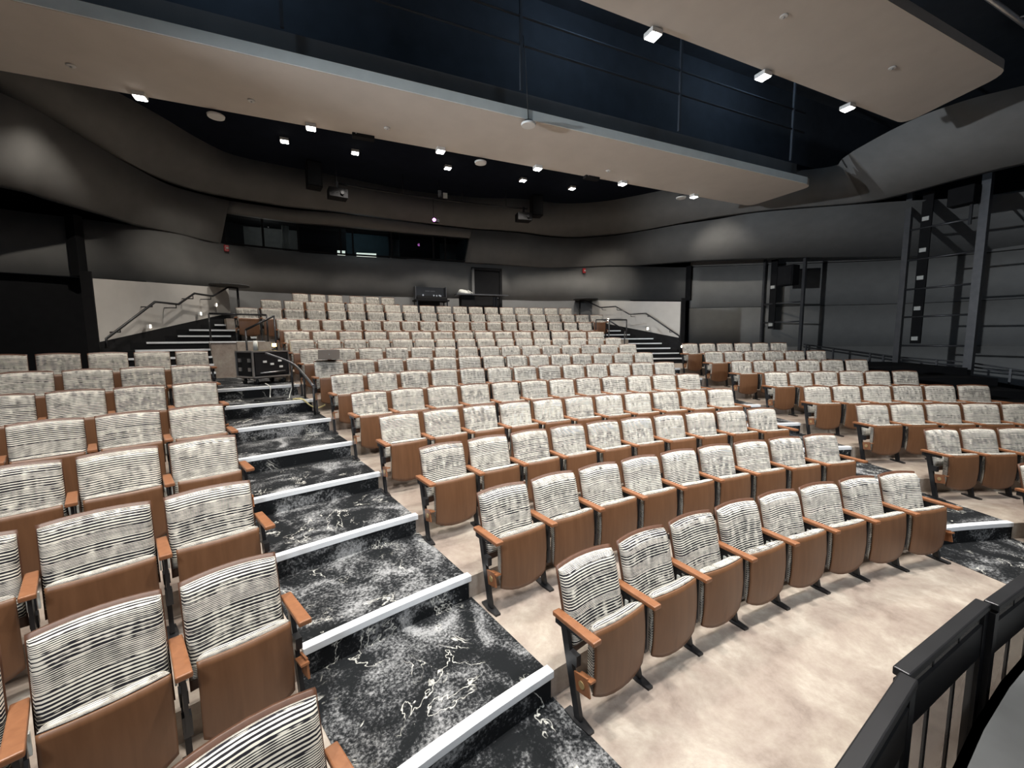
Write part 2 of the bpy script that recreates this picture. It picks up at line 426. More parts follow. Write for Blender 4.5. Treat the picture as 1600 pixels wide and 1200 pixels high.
# band over the control-booth windows
mid_b = [tuple(Vector(b).lerp(Vector(t), 0.74)) for b, t in zip(T2b[9:14], T2t[9:14])]
struct(ribbon(mid_b, T2t[9:14], 6.28, 6.585, 0.35).build('wall_back_middle', 'wall_grey'))
T3b = [(-14, 9.5), (-13, 11.5), (-12.4, 13.2), (-12.3, 14.4), (-12.35, 15.8), (-11.9, 16.65), (-9.8, 18.3), (-8.5, 19.9), (-7.8, 21.4), (-7.4, 22.3), (-6.83, 23.0), (-6.0, 23.3), (-4.55, 23.6), (-3.07, 23.6), (-.5, 23.9), (1.7, 24.0), (3.4, 23.75), (5.5, 23.8), (6.95, 23.2), (7.99, 21.6), (8.9, 19.6), (10.2, 18.0), (11.92, 16.65), (12.35, 15.8), (12.3, 14.4), (12.4, 13.2), (13, 11.5), (14, 9.5)]
T3t = [(-11.5, 10), (-10.6, 12), (-9.9, 13.5), (-9.8, 14.6), (-10.4, 16.0), (-10.6, 16.9), (-9.0, 18.4), (-8.2, 19.3), (-7.57, 20.24), (-6.95, 21.25), (-6.4, 22.3), (-5.8, 23.0), (-4.6, 23.3), (-3.1, 23.5), (-.7, 23.9), (1.7, 23.7), (3.3, 23.2), (5.0, 23.05), (6.27, 22.3), (7.0, 21.4), (7.7, 20.35), (9.3, 18.3), (10.99, 16.85), (10.4, 16.0), (9.8, 14.5), (9.83, 13.5), (10.3, 12.6), (11.3, 10.5)]
struct(ribbon(T3b, T3t, 6.64, 7.66, 0.3).build('wall_back_upper', 'wall_grey'))
# dark shell behind the ribbons: outer walls
OW = [(-20.5, 3), (-20.5, 14), (-17.5, 18.5), (-13, 22.5), (-8.5, 25.2), (-4, 27.6), (0, 28), (4, 27.6), (8.5, 25.2), (13, 22.5), (17.5, 18.5), (20.5, 14), (20.5, 3)]
struct(ribbon(OW, OW, -0.3, 9.8, 0.3, 4).build('wall_outer', 'black_paint'))
# lower side walls (grey panels in two courses), both sides of the house
SW = [(10.55, 21.75), (12.7, 20.45), (14.4, 19.35), (16.6, 17.85), (18.2, 16.1), (19, 13.4), (19.2, 8.5)]
for sg, nm in ((-1, 'wall_left'), (1, 'wall_right')):
    pts = [(sg * x, y) for x, y in SW]
    w = struct(empty(nm))
    for z0, z1 in ((0.3, 2.0), (2.0, 3.66), (3.68, 5.36), (5.4, 7.4)):
        q = [tuple(Vector(p) + Vector(p).normalized() * (0.02 if z1 == 3.66 else 0.0)) for p in pts]
        ribbon(q, q, z0, z1, 0.2, 4).build('wall_panel', 'side_grey', w)
    # columns on the fascia and black lobby opening under it
    cx, cy = (-9.0, 22.1) if sg < 0 else (10.45, 21.8)
    c = MB(); c.box((cx, cy, 4.7), (0.22, 0.2, 1.42), Matrix.Rotation(sg * R_(25), 3, 'Z')); struct(c.build('wall_column', 'black_paint'))
    c = MB(); c.add([(sg * 7.9, 22.9, 1.4), (sg * 10.6, 22.1, 1.4), (sg * 10.6, 22.1, 4.05), (sg * 7.9, 22.9, 4.05), (sg * 8.0, 23.2, 1.4), (sg * 10.7, 22.4, 1.4), (sg * 10.7, 22.4, 4.05), (sg * 8.0, 23.2, 4.05)],
          [(0, 1, 2, 3), (4, 7, 6, 5), (0, 4, 5, 1), (3, 2, 6, 7), (0, 3, 7, 4), (1, 5, 6, 2)]); struct(c.build('wall_lobby', 'black_paint'))
    # panelled wall beside the stair
    a0, a1 = Vector((sg * 7.88, 19.70)), Vector((sg * 6.30, 23.75)); dn = Vector((sg * 0.93, 0.36)) * 0.14
    zs = ((1.50, 2.39), (3.68, 3.99))          # (front end, back end) bottoms are set by the stair line
    vs = []
    for q, zb, zt in ((a0, 2.40, 3.675), (a1, 3.28, 4.03)):
        vs += [(q.x, q.y, zb), (q.x, q.y, zt), (q.x + dn.x, q.y + dn.y, zb), (q.x + dn.x, q.y + dn.y, zt)]
    pw = MB(); pw.add(vs, [(0, 4, 5, 1), (2, 3, 7, 6), (1, 5, 7, 3), (0, 2, 6, 4), (0, 1, 3, 2), (4, 6, 7, 5)])
    pw = struct(pw.build('wall_stair_left' if sg < 0 else 'wall_stair_right', 'panel_grey'))
    vs = []
    for q, zb, zt in ((a0, 1.3, 2.40), (a1, 2.2, 3.28)):
        vs += [(q.x, q.y, zb), (q.x, q.y, zt), (q.x + dn.x, q.y + dn.y, zb), (q.x + dn.x, q.y + dn.y, zt)]
    MB().add(vs, [(0, 4, 5, 1), (2, 3, 7, 6), (1, 5, 7, 3), (0, 2, 6, 4), (0, 1, 3, 2), (4, 6, 7, 5)]).build('baseboard', 'black_paint', pw)
    MB().box((sg * 7.93, 19.66, 2.75), (0.17, 0.05, 2.1), Matrix.Rotation(sg * R_(-4), 3, 'Z')).build('trim', 'black_paint', pw)
    sf = MB(); sf.cyl((sg * 6.15, 23.1, 4.01), 0.5, 0.03, 20); struct(sf.build('ceiling_soffit', 'soffit_grey'))

# ------------------------------------------------------------------ setting: ceilings
b = MB(); b.prism([(-20, 17.4), (20, 17.4), (14, 24), (5, 27.8), (-5, 27.8), (-14, 24)], 7.66, 7.8); struct(b.build('ceiling', 'ceiling_navy'))
b = MB(); b.box((0, 10, 9.9), (42, 17, 0.15)); struct(b.build('ceiling', 'roof_navy'))
b = MB(); b.box((0, 17.5, 8.8), (40, 0.15, 2.3)); struct(b.build('wall_catwalk', 'roof_navy'))
def cloud(y0, z0, y1, z1, x0, x1, th=0.17, rr=0.25):
    """flat ceiling reflector with rounded ends, y0 = stage edge, y1 = back edge"""
    mb = MB(); pts = []
    for (cx, cy, a0) in ((x1 - rr, y0 + rr, -90), (x1 - rr, y1 - rr, 0), (x0 + rr, y1 - rr, 90), (x0 + rr, y0 + rr, 180)):
        for k in range(5):
            a = R_(a0 + 90 * k / 4); pts.append((cx + rr * math.cos(a), cy + rr * math.sin(a)))
    n = len(pts); zz = lambda y: z0 + (z1 - z0) * (y - y0) / (y1 - y0)
    vs = [(x, y, zz(y)) for x, y in pts] + [(x, y, zz(y) + th) for x, y in pts]
    mb.add(vs, [tuple(range(n))[::-1], tuple(range(n, 2 * n))] + [(i, (i + 1) % n, n + (i + 1) % n, n + i) for i in range(n)])
    return mb
c2 = struct(cloud(16.03, 6.50, 17.88, 6.50, -8.75, 8.75).build('ceiling_reflector', 'cloud_beige'))
s = MB(); s.box((0, 16.015, 6.588), (16.9, 0.02, 0.172)); s.build('edge_strip', 'strip_white', c2)
c1 = struct(cloud(12.40, 7.27, 13.93, 7.05, -8.3, 8.3).build('ceiling_reflector', 'cloud_beige'))

# ------------------------------------------------------------------ theatre seats
def grid_slab(fn_front, fn_back, nx, nz):
    """closed slab from two height-field sheets fn(u,v)->(x,y,z), u,v in 0..1"""
    mb = MB(); vs = []; uv = []
    E = lambda t: t + (0.5 - 0.5 * math.cos(math.pi * t) - t) * 0.9
    for fn in (fn_front, fn_back):
        arc = [0.0]
        for j in range(nz):
            a = fn(0.5, E(j / nz)); b = fn(0.5, E((j + 1) / nz)); arc.append(arc[-1] + math.dist(a, b))
        for j in range(nz + 1):
            for i in range(nx + 1): q = fn(E(i / nx), E(j / nz)); vs.append(q); uv.append((q[0], arc[j]))
    mb.uv = uv
    w = nx + 1; o = w * (nz + 1); fs = []
    for j in range(nz):
        for i in range(nx):
            a = j * w + i
            fs.append((a, a + 1, a + w + 1, a + w)); fs.append((o + a, o + a + w, o + a + w + 1, o + a + 1))
    for i in range(nx):
        fs.append((i, o + i, o + i + 1, i + 1)); a = nz * w + i; fs.append((a, a + 1, o + a + 1, o + a))
    for j in range(nz):
        a = j * w; fs.append((a, a + w, o + a + w, o + a)); a = j * w + nx; fs.append((a, o + a, o + a + w, a + w))
    mb.add(vs, fs, True)
    return mb
BW = 0.245      # half width of backrest
def back_y(z): return -0.125 * (0.9 - z) / 0.52
def top_z(x): return 0.90 - 0.014 * (x / BW) ** 2
def bow(x): return -0.022 * (x / BW) ** 2       # wings come forward
def panel_f(u, v):
    x = (2 * u - 1) * BW; z = 0.34 + (top_z(x) - 0.34) * v; return (x, back_y(z) + bow(x), z)
def panel_b(u, v): x, y, z = panel_f(u, v); return (x, y + 0.016, z)
def edge(u, v, p=5): return max(0.0, 1 - abs(2 * u - 1) ** p) ** (1 / 2.2) * max(0.0, 1 - abs(2 * v - 1) ** p) ** (1 / 2.2)
def cush_f(u, v):
    x = (2 * u - 1) * (BW - 0.006); zt = top_z(x) - 0.020; z = 0.40 + (zt - 0.40) * v
    return (x, back_y(z) + bow(x) - 0.010 - 0.058 * edge(u, v, 9), z)
def cush_b(u, v):
    x = (2 * u - 1) * (BW - 0.006); zt = top_z(x) - 0.020; z = 0.40 + (zt - 0.40) * v; return (x, back_y(z) + bow(x) - 0.001, z)
SWD = 0.222     # half width of the tip-up seat
def pan_f(u, v):
    x = (2 * u - 1) * SWD; zb = 0.135 + 0.055 * abs(x / SWD) ** 2.6; zt = 0.605 - 0.0 * x
    z = zb + (zt - zb) * v; return (x, -0.362 - 0.016 * math.sin(math.pi * v) + 0.018 * (x / SWD) ** 2, z)
def pan_b(u, v): x, y, z = pan_f(u, v); return (x, y + 0.014, z)
def sc_f(u, v):
    x = (2 * u - 1) * (SWD - 0.004); z = 0.20 + 0.41 * v
    y0 = -0.362 + 0.013 + 0.018 * (x / SWD) ** 2
    return (x, y0 + 0.008 + 0.088 * edge(u, v, 7), z + 0.012 * edge(u, 0.5, 6) * v)
def sc_b(u, v):
    x = (2 * u - 1) * (SWD - 0.004); z = 0.20 + 0.41 * v; return (x, -0.362 + 0.013 + 0.018 * (x / SWD) ** 2, z)
me_panel = grid_slab(panel_f, panel_b, 8, 4).mesh('backrest'); me_panel.materials.append(M['back_walnut'])
me_cush = grid_slab(cush_f, cush_b, 14, 16).mesh('back_cushion'); me_cush.materials.append(M['striped_fabric'])
me_pan = grid_slab(pan_f, pan_b, 10, 6).mesh('seat_panel'); me_pan.materials.append(M['walnut'])
me_sc = grid_slab(sc_f, sc_b, 12, 16).mesh('seat_cushion'); me_sc.materials.append(M['striped_fabric'])
def arm_mesh():
    mb = MB(); y0, y1 = -0.425, -0.055
    mb.add([(-.034, y0, .598), (.034, y0, .598), (.030, y1, .590), (-.030, y1, .590), (-.034, y0, .628), (.034, y0, .628), (.030, y1, .622), (-.030, y1, .622)],
           [(0, 3, 2, 1), (4, 5, 6, 7), (0, 1, 5, 4), (1, 2, 6, 5), (2, 3, 7, 6), (3, 0, 4, 7)])
    me = mb.mesh('armrest')
    bm = bmesh.new(); bm.from_mesh(me); bmesh.ops.bevel(bm, geom=list(bm.edges), offset=0.007, segments=2, affect='EDGES', profile=0.5); bm.to_mesh(me); bm.free()
    me.materials.append(M['walnut_lit']); return me
me_arm = arm_mesh()
def std_mesh():
    mb = MB()
    mb.bar((0, -0.135, 0.60), (0, -0.275, 0.018), 0.026, 0.055)
    mb.box((0, -0.20, 0.575), (0.024, 0.20, 0.03))
    mb.prism([(-.022, -.385), (.022, -.385), (.034, -.28), (.026, -.17), (-.026, -.17), (-.034, -.28)], 0.0, 0.016)
    mb.box((0, -0.235, 0.40), (0.036, 0.07, 0.07)); mb.box((0, -0.11, 0.565), (0.024, 0.09, 0.05))
    me = mb.mesh('standard'); me.materials.append(M['black_metal']); return me
me_std = std_mesh()
def std_mid_mesh():
    mb = MB(); mb.v = [tuple(v.co) for v in me_std.vertices]; mb.f = [tuple(p.vertices) for p in me_std.polygons]; mb.sm = [False] * len(mb.f)
    mb.box((0, -0.305, 0.43), (0.018, 0.085, 0.32)); mb.box((0, -0.318, 0.30), (0.038, 0.05, 0.11))
    me = mb.mesh('standard'); me.materials.append(M['black_metal']); return me
me_std_mid = std_mid_mesh()
def plate_mesh():
    mb = MB()
    for sx in (-1, 1): mb.box((sx * 0.022, -0.178, 0.485), (0.010, 0.026, 0.10))
    me = mb.mesh('hinge_cover'); me.materials.append(M['plate_white']); return me
me_plate = plate_mesh()
def end_mesh():
    mb = MB(); mb.box((0.0, -0.315, 0.285), (0.012, 0.115, 0.115), Matrix.Rotation(R_(-12), 3, 'X')); mb.box((0.018, -0.33, 0.33), (0.045, 0.12, 0.012), Matrix.Rotation(R_(-12), 3, 'X'))
    me = mb.mesh('end_panel'); me.materials.append(M['walnut_lit']); return me
me_end = end_mesh()
def plaq_mesh():
    mb = MB(); mb.cyl((-0.010, -0.315, 0.285), 0.024, 0.004, 14, axis='x'); me = mb.mesh('row_plaque'); me.materials.append(M['plaque_brass']); return me
me_plaq = plaq_mesh()
def part(name, me, parent, loc=(0, 0, 0), sx=1.0):
    o = bpy.data.objects.new(name, me); col.objects.link(o); o.parent = parent; o.location = loc
    if sx != 1.0: o.scale.x = sx
    return o
ORD = ['', 'first', 'second', 'third', 'fourth', 'fifth', 'sixth', 'seventh', 'eighth', 'ninth', 'tenth', '11th', '12th', '13th', '14th', '15th', '16th', '17th', '18th', '19th', '20th', '21st']
def seat(r, ph, z, s, label, group, arm_l=True, arm_r=False, end_l=False, end_r=False):
    """ph = angle of the middle of the backrest; s = seat pitch"""
    p = P(r, ph, z)
    t = thing('theater_seat', label, 'seat', p, -R_(ph), group)
    f = (s - 0.068) / (2 * BW)
    b = part('backrest', me_panel, t, sx=f); part('back_cushion', me_cush, b)
    q = part('seat_panel', me_pan, t, sx=f); part('seat_cushion', me_sc, q)
    for on, sg, end in ((arm_l, -1, end_l), (arm_r, 1, end_r)):
        if not on: continue
        x = sg * (s / 2 - 0.001)
        part('armrest', me_arm, t, (x, 0, 0)); d = part('standard', me_std if end else me_std_mid, t, (x, 0, 0))
        if not end: part('hinge_cover', me_plate, d)
        if end:
            e = part('end_panel', me_end, t, (x + sg * 0.012, 0, 0)); e.scale.x = -sg
            part('row_plaque', me_plaq, e)
# centre block: (phi of first backrest's outer edge, pitch, number)
CROWS = {1: (-12.01, .580, 8), 2: (-12.00, .572, 9), 3: (-12.36, .567, 10), 4: (-12.63, .568, 11), 5: (-12.79, .566, 12), 6: (-12.86, .565, 13), 7: (-12.98, .563, 14),
         8: (-13.13, .564, 15), 9: (-13.19, .560, 16), 10: (-13.05, .616, 15), 11: (-13.07, .538, 18), 12: (-15.07, .560, 21), 13: (-13.31, .593, 18)}
RN = {1: 'front', 2: 'second', 3: 'third', 4: 'fourth', 5: 'fifth', 6: 'sixth', 7: 'seventh', 8: 'eighth', 9: 'ninth', 10: 'tenth', 11: '11th', 12: '12th', 13: '13th', 14: 'rearmost'}
for k, (p0, s, n) in CROWS.items():
    r = RK[k - 1]
    for i in range(n):
        ph = p0 + math.degrees((i * s + (s - 0.07) / 2) / r)
        seat(r, ph, ZF[k - 1], s, 'striped tip-up seat, %s from the road-case aisle in %s row of centre block' % (ORD[i + 1], RN[k]),
             'seats of the %s centre row' % RN[k], True, i == n - 1, i == 0, i == n - 1)
r = RK[13]
for i in range(6):
    s = 0.527; ph = -10.98 + math.degrees(((i + (0.3 if i > 2 else 0)) * s + (s - 0.07) / 2) / r)
    seat(r, ph, ZF[13], s, 'striped tip-up seat in rearmost row against the wall, %s from the stair' % ORD[i + 1], 'seats of the rearmost row', True, i in (2, 5), i in (0, 3), i in (2, 5))
RROWS = {1: (18.95, .56, 2), 2: (18.79, .540, 5), 3: (18.61, .593, 6), 4: (18.37, .573, 6), 5: (18.29, .544, 6), 6: (18.02, .545, 6), 7: (17.85, .537, 6), 8: (17.62, .512, 6)}
for k, (p0, s, n) in RROWS.items():
    r = RK[k - 1]
    for i in range(n):
        ph = p0 + math.degrees((i * s + (s - 0.07) / 2) / r)
        seat(r, ph, ZF[k - 1], s, 'striped tip-up seat, %s from the aisle in %s row of ladder-side block' % (ORD[i + 1], RN[k]),
             'seats of the %s ladder-side row' % RN[k], True, i == n - 1, i == 0, i == n - 1)
LROWS = {1: (-19.35, .56, 3), 2: (-18.90, .535, 4), 3: (-18.62, .599, 4), 4: (-18.33, .581, 4), 5: (-18.17, .567, 5), 6: (-17.93, .543, 5), 7: (-17.79, .543, 5), 8: (-17.54, .512, 6)}
for k, (p0, s, n) in LROWS.items():
    r = RK[k - 1]
    for i in range(n):
        ph = p0 - math.degrees((i * s + 0.05 + (s - 0.07) / 2) / r)
        seat(r, ph, ZF[k - 1], s, 'striped tip-up seat across the road-case aisle, %s along the %s side-block row' % (ORD[i + 1], RN[k]),
             'seats of the %s side-block row' % RN[k], True, i == 0, False, i == 0)

# ------------------------------------------------------------------ rails
for sg in (-1, 1):
    w = 'road-case side' if sg < 0 else 'ladder side'
    # wall handrail with two landings
    h = thing('handrail', 'dark stepped handrail on the pale stair wall, %s of the hall' % w, 'handrail')
    pts = [(7.70, 19.55, 2.28), (7.70, 19.58, 2.47), (7.20, 20.72, 3.32), (6.93, 21.32, 3.32), (6.72, 21.88, 3.65), (6.46, 22.5, 3.65), (6.22, 23.2, 3.98), (5.98, 23.3, 3.98)]
    MB().tube([(sg * x, y, z) for x, y, z in pts], 0.026).build('rail', 'black_metal', h)
    for x, y, z in ((7.58, 19.9, 2.68), (7.24, 20.66, 3.27), (6.96, 21.26, 3.30), (6.74, 21.82, 3.58), (6.49, 22.44, 3.63)):
        MB().tube([(sg * x, y, z), (sg * x, y, z - 0.07), (sg * (x + 0.26), y + 0.1, z - 0.07)], 0.014, 6).build('bracket', 'black_metal', h)
    MB().tube([(sg * 6.0, 23.3, 3.98), (sg * 6.0, 23.3, 3.05)], 0.03, 8).build('post', 'black_metal', h)
    # guard rail on the landing wall
    g = thing('guard_rail', 'black square guard rail on the landing wall, %s' % w, 'railing')
    a, b2 = P(21.42, sg * 16.7, 3.06), P(21.34, sg * 13.55, 3.06)
    MB().tube([a, b2], 0.024).build('rail', 'black_metal', g)
    for q in (a, b2): MB().tube([q, (q.x, q.y, 2.39)], 0.02).build('post', 'black_metal', g)
    g = thing('stair_rail', 'short sloping black rail with posts below the landing, %s' % w, 'railing')
    a, b2 = Vector((sg * 5.29, 19.55, 2.65)), Vector((sg * 4.72, 19.63, 2.98))
    MB().tube([a, b2], 0.024).build('rail', 'black_metal', g)
    MB().tube([a, (a.x, a.y, 1.53)], 0.02).build('post', 'black_metal', g)
    MB().tube([b2, (b2.x, b2.y, 1.734)], 0.02).build('post', 'black_metal', g)
    # step lights on the stair wall
    for nq, q in enumerate((Vector((7.37, 20.77, 2.76)), Vector((6.75, 22.35, 3.16)), ) + ((Vector((6.5, 22.95, 3.45)),) if sg < 0 else (Vector((7.85, 19.55, 2.1)),))):
        t = thing('step_light', 'small lit %s step light low on the stair wall, %s' % (('middle', 'upper', 'topmost' if sg < 0 else 'lowest')[nq] , w), 'light', group='step lights, ' + w)
        MB().box((sg * q.x, q.y, q.z), (0.05, 0.09, 0.09)).build('housing', 'white_plastic', t)
        MB().box((sg * (q.x - 0.03), q.y - 0.005, q.z), (0.012, 0.07, 0.07)).build('lens', 'lamp_warm', t)
# aisle handrail beside the road case
h = thing('handrail', 'black sloping aisle handrail with a pale top in front of the road case', 'handrail')
pts = [P(18.25, -14.93, 2.165), P(18.0, -13.72, 1.975), P(17.4, -13.42, 1.785), P(16.7, -13.40, 1.63)]
MB().tube(spline([tuple(p) for p in pts], 5), 0.022).build('rail', 'rail_grey', h)
for q, zf in ((pts[1], 1.34), (pts[2], 1.34), (pts[3], 1.14)):
    MB().tube([q, (q.x, q.y, zf)], 0.018).build('post', 'black_metal', h)

# front guard at the stage edge
pp = [(9.52, -18.5), (9.52, -13.7), (9.50, -9.75), (9.45, -4.2), (9.46, 1.4), (9.47, 7.0), (9.48, 12.6)]
for i in range(1, len(pp) - 1):
    a = P(pp[i][0], pp[i][1]); b2 = P(pp[i + 1][0], pp[i + 1][1])
    a, b2 = a + (b2 - a) * 0.0, b2 + (a - b2) * 0.01
    up = Vector((0, 0, 1)); nrm = (b2 - a).cross(up).normalized()
    off = nrm * (0.012 if i % 2 else -0.012)
    g = thing('stage_barrier', 'black metal stage-edge barrier section, %s along from the stepped aisle' % ORD[i], 'barrier')
    A = a + off; B = b2 + off
    MB().bar(A + up * 1.04, B + up * 1.04, 0.055, 0.035).build('top_rail', 'black_metal', g, bevel=0.006)
    MB().bar(A + up * 0.865, B + up * 0.865, 0.03, 0.17).build('middle_rail', 'black_metal', g)
    MB().bar(A + up * 0.06, B + up * 0.06, 0.035, 0.10).build('bottom_rail', 'black_metal', g)
    for t in (0.02, 0.98):
        q = A.lerp(B, t); MB().bar(q + up * 0.0, q + up * 1.01, 0.04).build('post', 'black_metal', g)
    for t in (0.345, 0.665):
        q = A.lerp(B, t); MB().bar(q + up * 0.1, q + up * 1.01, 0.012).build('baluster', 'black_metal', g)
    for t0, t1 in ((0.03, 0.335), (0.355, 0.655), (0.675, 0.97)):
        MB().bar(A.lerp(B, t0) + up * 0.987, A.lerp(B, t1) + up * 0.987, 0.006, 0.07).build('upper_panel', 'mesh_panel', g)
        MB().bar(A.lerp(B, t0) + up * 0.445, A.lerp(B, t1) + up * 0.445, 0.006, 0.67).build('lower_panel', 'mesh_panel', g)

# side ramp rails with posts, and lighting ladders on the right-hand wall (mirrored on the other side, mostly out of view)
for sg in (1, -1):
    w = 'ladder side' if sg > 0 else 'road-case side'
    prof = [(14.2, 21.0, 1.75), (14.2, 19.3, 1.66), (14.2, 16.2, 1.24), (14.2, 14.5, 1.13), (14.2, 13.25, 0.92), (14.2, 11.0, 0.7)]
    vs = []
    for x, y, z in prof: vs += [(sg * x, y, 0.0), (sg * x, y, z), (sg * (x + 0.15), y, 0.0), (sg * (x + 0.15), y, z)]
    fs = []
    for i in range(len(prof) - 1):
        a = i * 4; q = a + 4; fs += [(a, q, q + 1, a + 1), (a + 2, a + 3, q + 3, q + 2), (a + 1, q + 1, q + 3, a + 3), (a, a + 2, q + 2, q)]
    e = (len(prof) - 1) * 4; fs += [(0, 1, 3, 2), (e, e + 2, e + 3, e + 1)]
    struct(MB().add(vs, fs).build('wall_ramp', 'black_paint'))
    g = thing('ramp_rail', 'long low dark rail with twin bars along the side ramp, %s' % w, 'railing')
    for dz in (0.44, 0.33):
        MB().tube([(sg * (x + 0.07), y, z + dz) for x, y, z in prof[1:]], 0.022).build('rail', 'rail_grey', g)
    for y in (19.2, 18.2, 17.0, 16.6, 15.2, 14.4, 13.6, 12.6, 11.4):
        for i in range(len(prof) - 1):
            if prof[i][1] >= y >= prof[i + 1][1]:
                t = (prof[i][1] - y) / (prof[i][1] - prof[i + 1][1]); z = prof[i][2] + (prof[i + 1][2] - prof[i][2]) * t
                MB().bar((sg * 14.27, y, z - 0.05), (sg * 14.27, y, z + 0.44), 0.05).build('post', 'rail_grey', g)
def ladder(x0, y0, x1, y1, zb, zt, rungs, label, lampz, wd=0.15):
    t = thing('lighting_ladder', label, 'ladder')
    A = Vector((x0, y0, 0)); B = Vector((x1, y1, 0)); up = Vector((0, 0, 1))
    for q, ww in ((A, wd), (B, wd * 1.25)): MB().bar(q + up * zb, q + up * zt, ww).build('upright', 'rail_grey', t)
    for z in rungs: MB().tube([A + up * z, B + up * z], 0.03).build('rung', 'rail_grey', t)
    q = A.lerp(B, 0.26)
    MB().bar(q + up * (lampz[-1] - 0.1), q + up * (zt - 0.1), 0.05, 0.26).build('connector_strip', 'black_paint', t)
    for z in lampz: MB().bar(q + up * z - (B - A).normalized().cross(up) * -0.05, q + up * (z + 0.12) - (B - A).normalized().cross(up) * -0.05, 0.06, 0.16).build('outlet', 'plate_white', t)
    return t
ladder(13.6, 15.95, 13.6, 14.25, 0.3, 6.9, (5.75, 4.8, 3.88, 3.0, 2.08, 1.2), 'tall dark lighting ladder standing nearest the stage with five outlets', (5.95, 5.0, 4.15, 3.2, 2.25))
ladder(12.9, 20.2, 13.1, 18.75, 1.2, 5.6, (3.75, 3.0), 'dark lighting ladder farther from stage behind the rear side rows', (4.35, 2.85), 0.08)
ladder(-13.6, 15.95, -13.6, 14.25, 0.3, 6.5, (5.75, 4.8, 3.88, 3.0, 2.08, 1.2), 'tall dark lighting ladder on the road-case side, carrying a side spotlight', (4.15, 3.2, 2.25))
t = thing('side_spotlight', 'black spotlight clamped to the ladder on the road-case side', 'spotlight', (-13.3, 14.4, 4.5))
MB().tube([(-0.1, 0, 0.02), (0.1, 0, 0), (0.4, 0, -0.03)], 0.12, 12).build('barrel', 'black_metal', t); MB().bar((0, 0, 0), (-0.25, -0.1, 0.3), 0.05).build('yoke', 'black_metal', t)
add_spot((-12.85, 14.4, 4.46), (15.5, 16.6, 3.6), P_SIDE, 40, 0.9, COOL, 0.12)
sp = thing('loudspeaker', 'black loudspeaker hanging on the farther lighting ladder', 'loudspeaker')
MB().box((12.7, 19.1, 4.75), (0.4, 0.6, 0.75)).build('cabinet', 'black_paint', sp, bevel=0.02)
MB().box((12.49, 19.1, 4.75), (0.02, 0.5, 0.65)).build('grille', 'black_metal', sp)
sp = thing('loudspeaker', 'black loudspeaker hanging on the ladder nearest the stage', 'loudspeaker')
MB().box((13.25, 14.6, 6.35), (0.4, 0.55, 0.5)).build('cabinet', 'black_paint', sp, bevel=0.02)
MB().bar((13.35, 14.45, 5.55), (13.35, 14.45, 6.2), 0.06).build('bracket', 'black_metal', sp)

# ------------------------------------------------------------------ back wall fittings
for x, y, z, lb in ((-6.3, 23.93, 5.24, 'red fire alarm on the grey wall under booth window corner'), (6.18, 23.27, 5.2, 'red fire alarm on grey wall above the ladder-side stair')):
    t = thing('fire_alarm', lb, 'alarm', (x, y, z), math.atan2(x, y) * -1)
    MB().box((0, 0.01, 0), (0.13, 0.06, 0.19)).build('housing', 'red_plastic', t, bevel=0.015)
    MB().box((0.02, -0.03, 0.0), (0.06, 0.02, 0.04)).build('strobe', 'plate_white', t)
d = struct(empty('door_1', P(24.22, 5.2, 3.042), -R_(5.2)))
MB().box((0, -0.02, 1.02), (1.02, 0.05, 2.04)).build('door_leaf', 'black_paint', d)
MB().box((-0.56, -0.05, 1.05), (0.10, 0.10, 2.12)).build('door_frame', 'wall_dark', d)
MB().box((0.56, -0.05, 1.05), (0.10, 0.10, 2.12)).build('door_frame', 'black_paint', d)
MB().box((0, -0.05, 2.10), (1.22, 0.10, 0.10)).build('door_frame', 'black_paint', d)
MB().box((0.40, -0.07, 1.0), (0.12, 0.04, 0.03)).build('door_handle', 'steel', d)
# mixing desk on its table
t = thing('sound_table', 'dark narrow table carrying the mixing desk at the rear wall', 'table', P(23.9, -0.2, 3.042), -R_(-0.2))
MB().box((0, 0, 0.80), (1.25, 0.6, 0.05)).build('table_top', 'black_paint', t)
for x in (-0.55, 0.55):
    for y in (-0.25, 0.25): MB().bar((x, y, 0), (x, y, 0.78), 0.04).build('leg', 'black_metal', t)
t = thing('mixing_desk', 'black mixing desk with raised meter bridge on the rear table', 'mixer', P(23.9, -0.2, 3.872), -R_(-0.2))
MB().add([(-.55, -.28, 0), (.55, -.28, 0), (.55, .28, 0), (-.55, .28, 0), (-.55, -.28, .06), (.55, -.28, .06), (.55, .28, .2), (-.55, .28, .2)], [(0, 3, 2, 1), (4, 5, 6, 7), (0, 1, 5, 4), (1, 2, 6, 5), (2, 3, 7, 6), (3, 0, 4, 7)]).build('body', 'black_paint', t)
MB().box((0.0, 0.2, 0.30), (1.12, 0.08, 0.36)).build('meter_bridge', 'black_metal', t)
MB().box((0.0, 0.155, 0.14), (1.1, 0.02, 0.03)).build('trim', 'rail_grey', t)
for x in (-0.56, 0.56): MB().box((x, 0.08, 0.245), (0.025, 0.36, 0.47)).build('side_cheek', 'rail_grey', t)
for x, y in ((0.1, -0.05), (0.22, 0.0), (0.3, -0.1), (-0.3, -0.08), (0.38, 0.05)): MB().box((x, y, 0.16), (0.05, 0.05, 0.05)).build('knob', 'steel', t)
for x, w in ((-0.10, 0.17), (0.10, 0.17)): MB().box((x + 0.02, 0.158, 0.34), (w, 0.006, 0.035)).build('lettering', 'rail_grey', t)
t = thing('counter_table', 'long dark table in front of the rear door', 'table', P(23.65, 4.3, 3.042), -R_(4.3))
MB().box((0, 0, 1.03), (2.0, 0.55, 0.04)).build('table_top', 'rail_grey', t)
MB().box((-0.55, 0.05, 0.5), (0.5, 0.45, 1.0)).build('cupboard', 'black_paint', t)
for x in (0.5, 0.6): MB().bar((x, 0, 0), (x, 0, 1.0), 0.05).build('leg', 'black_metal', t)
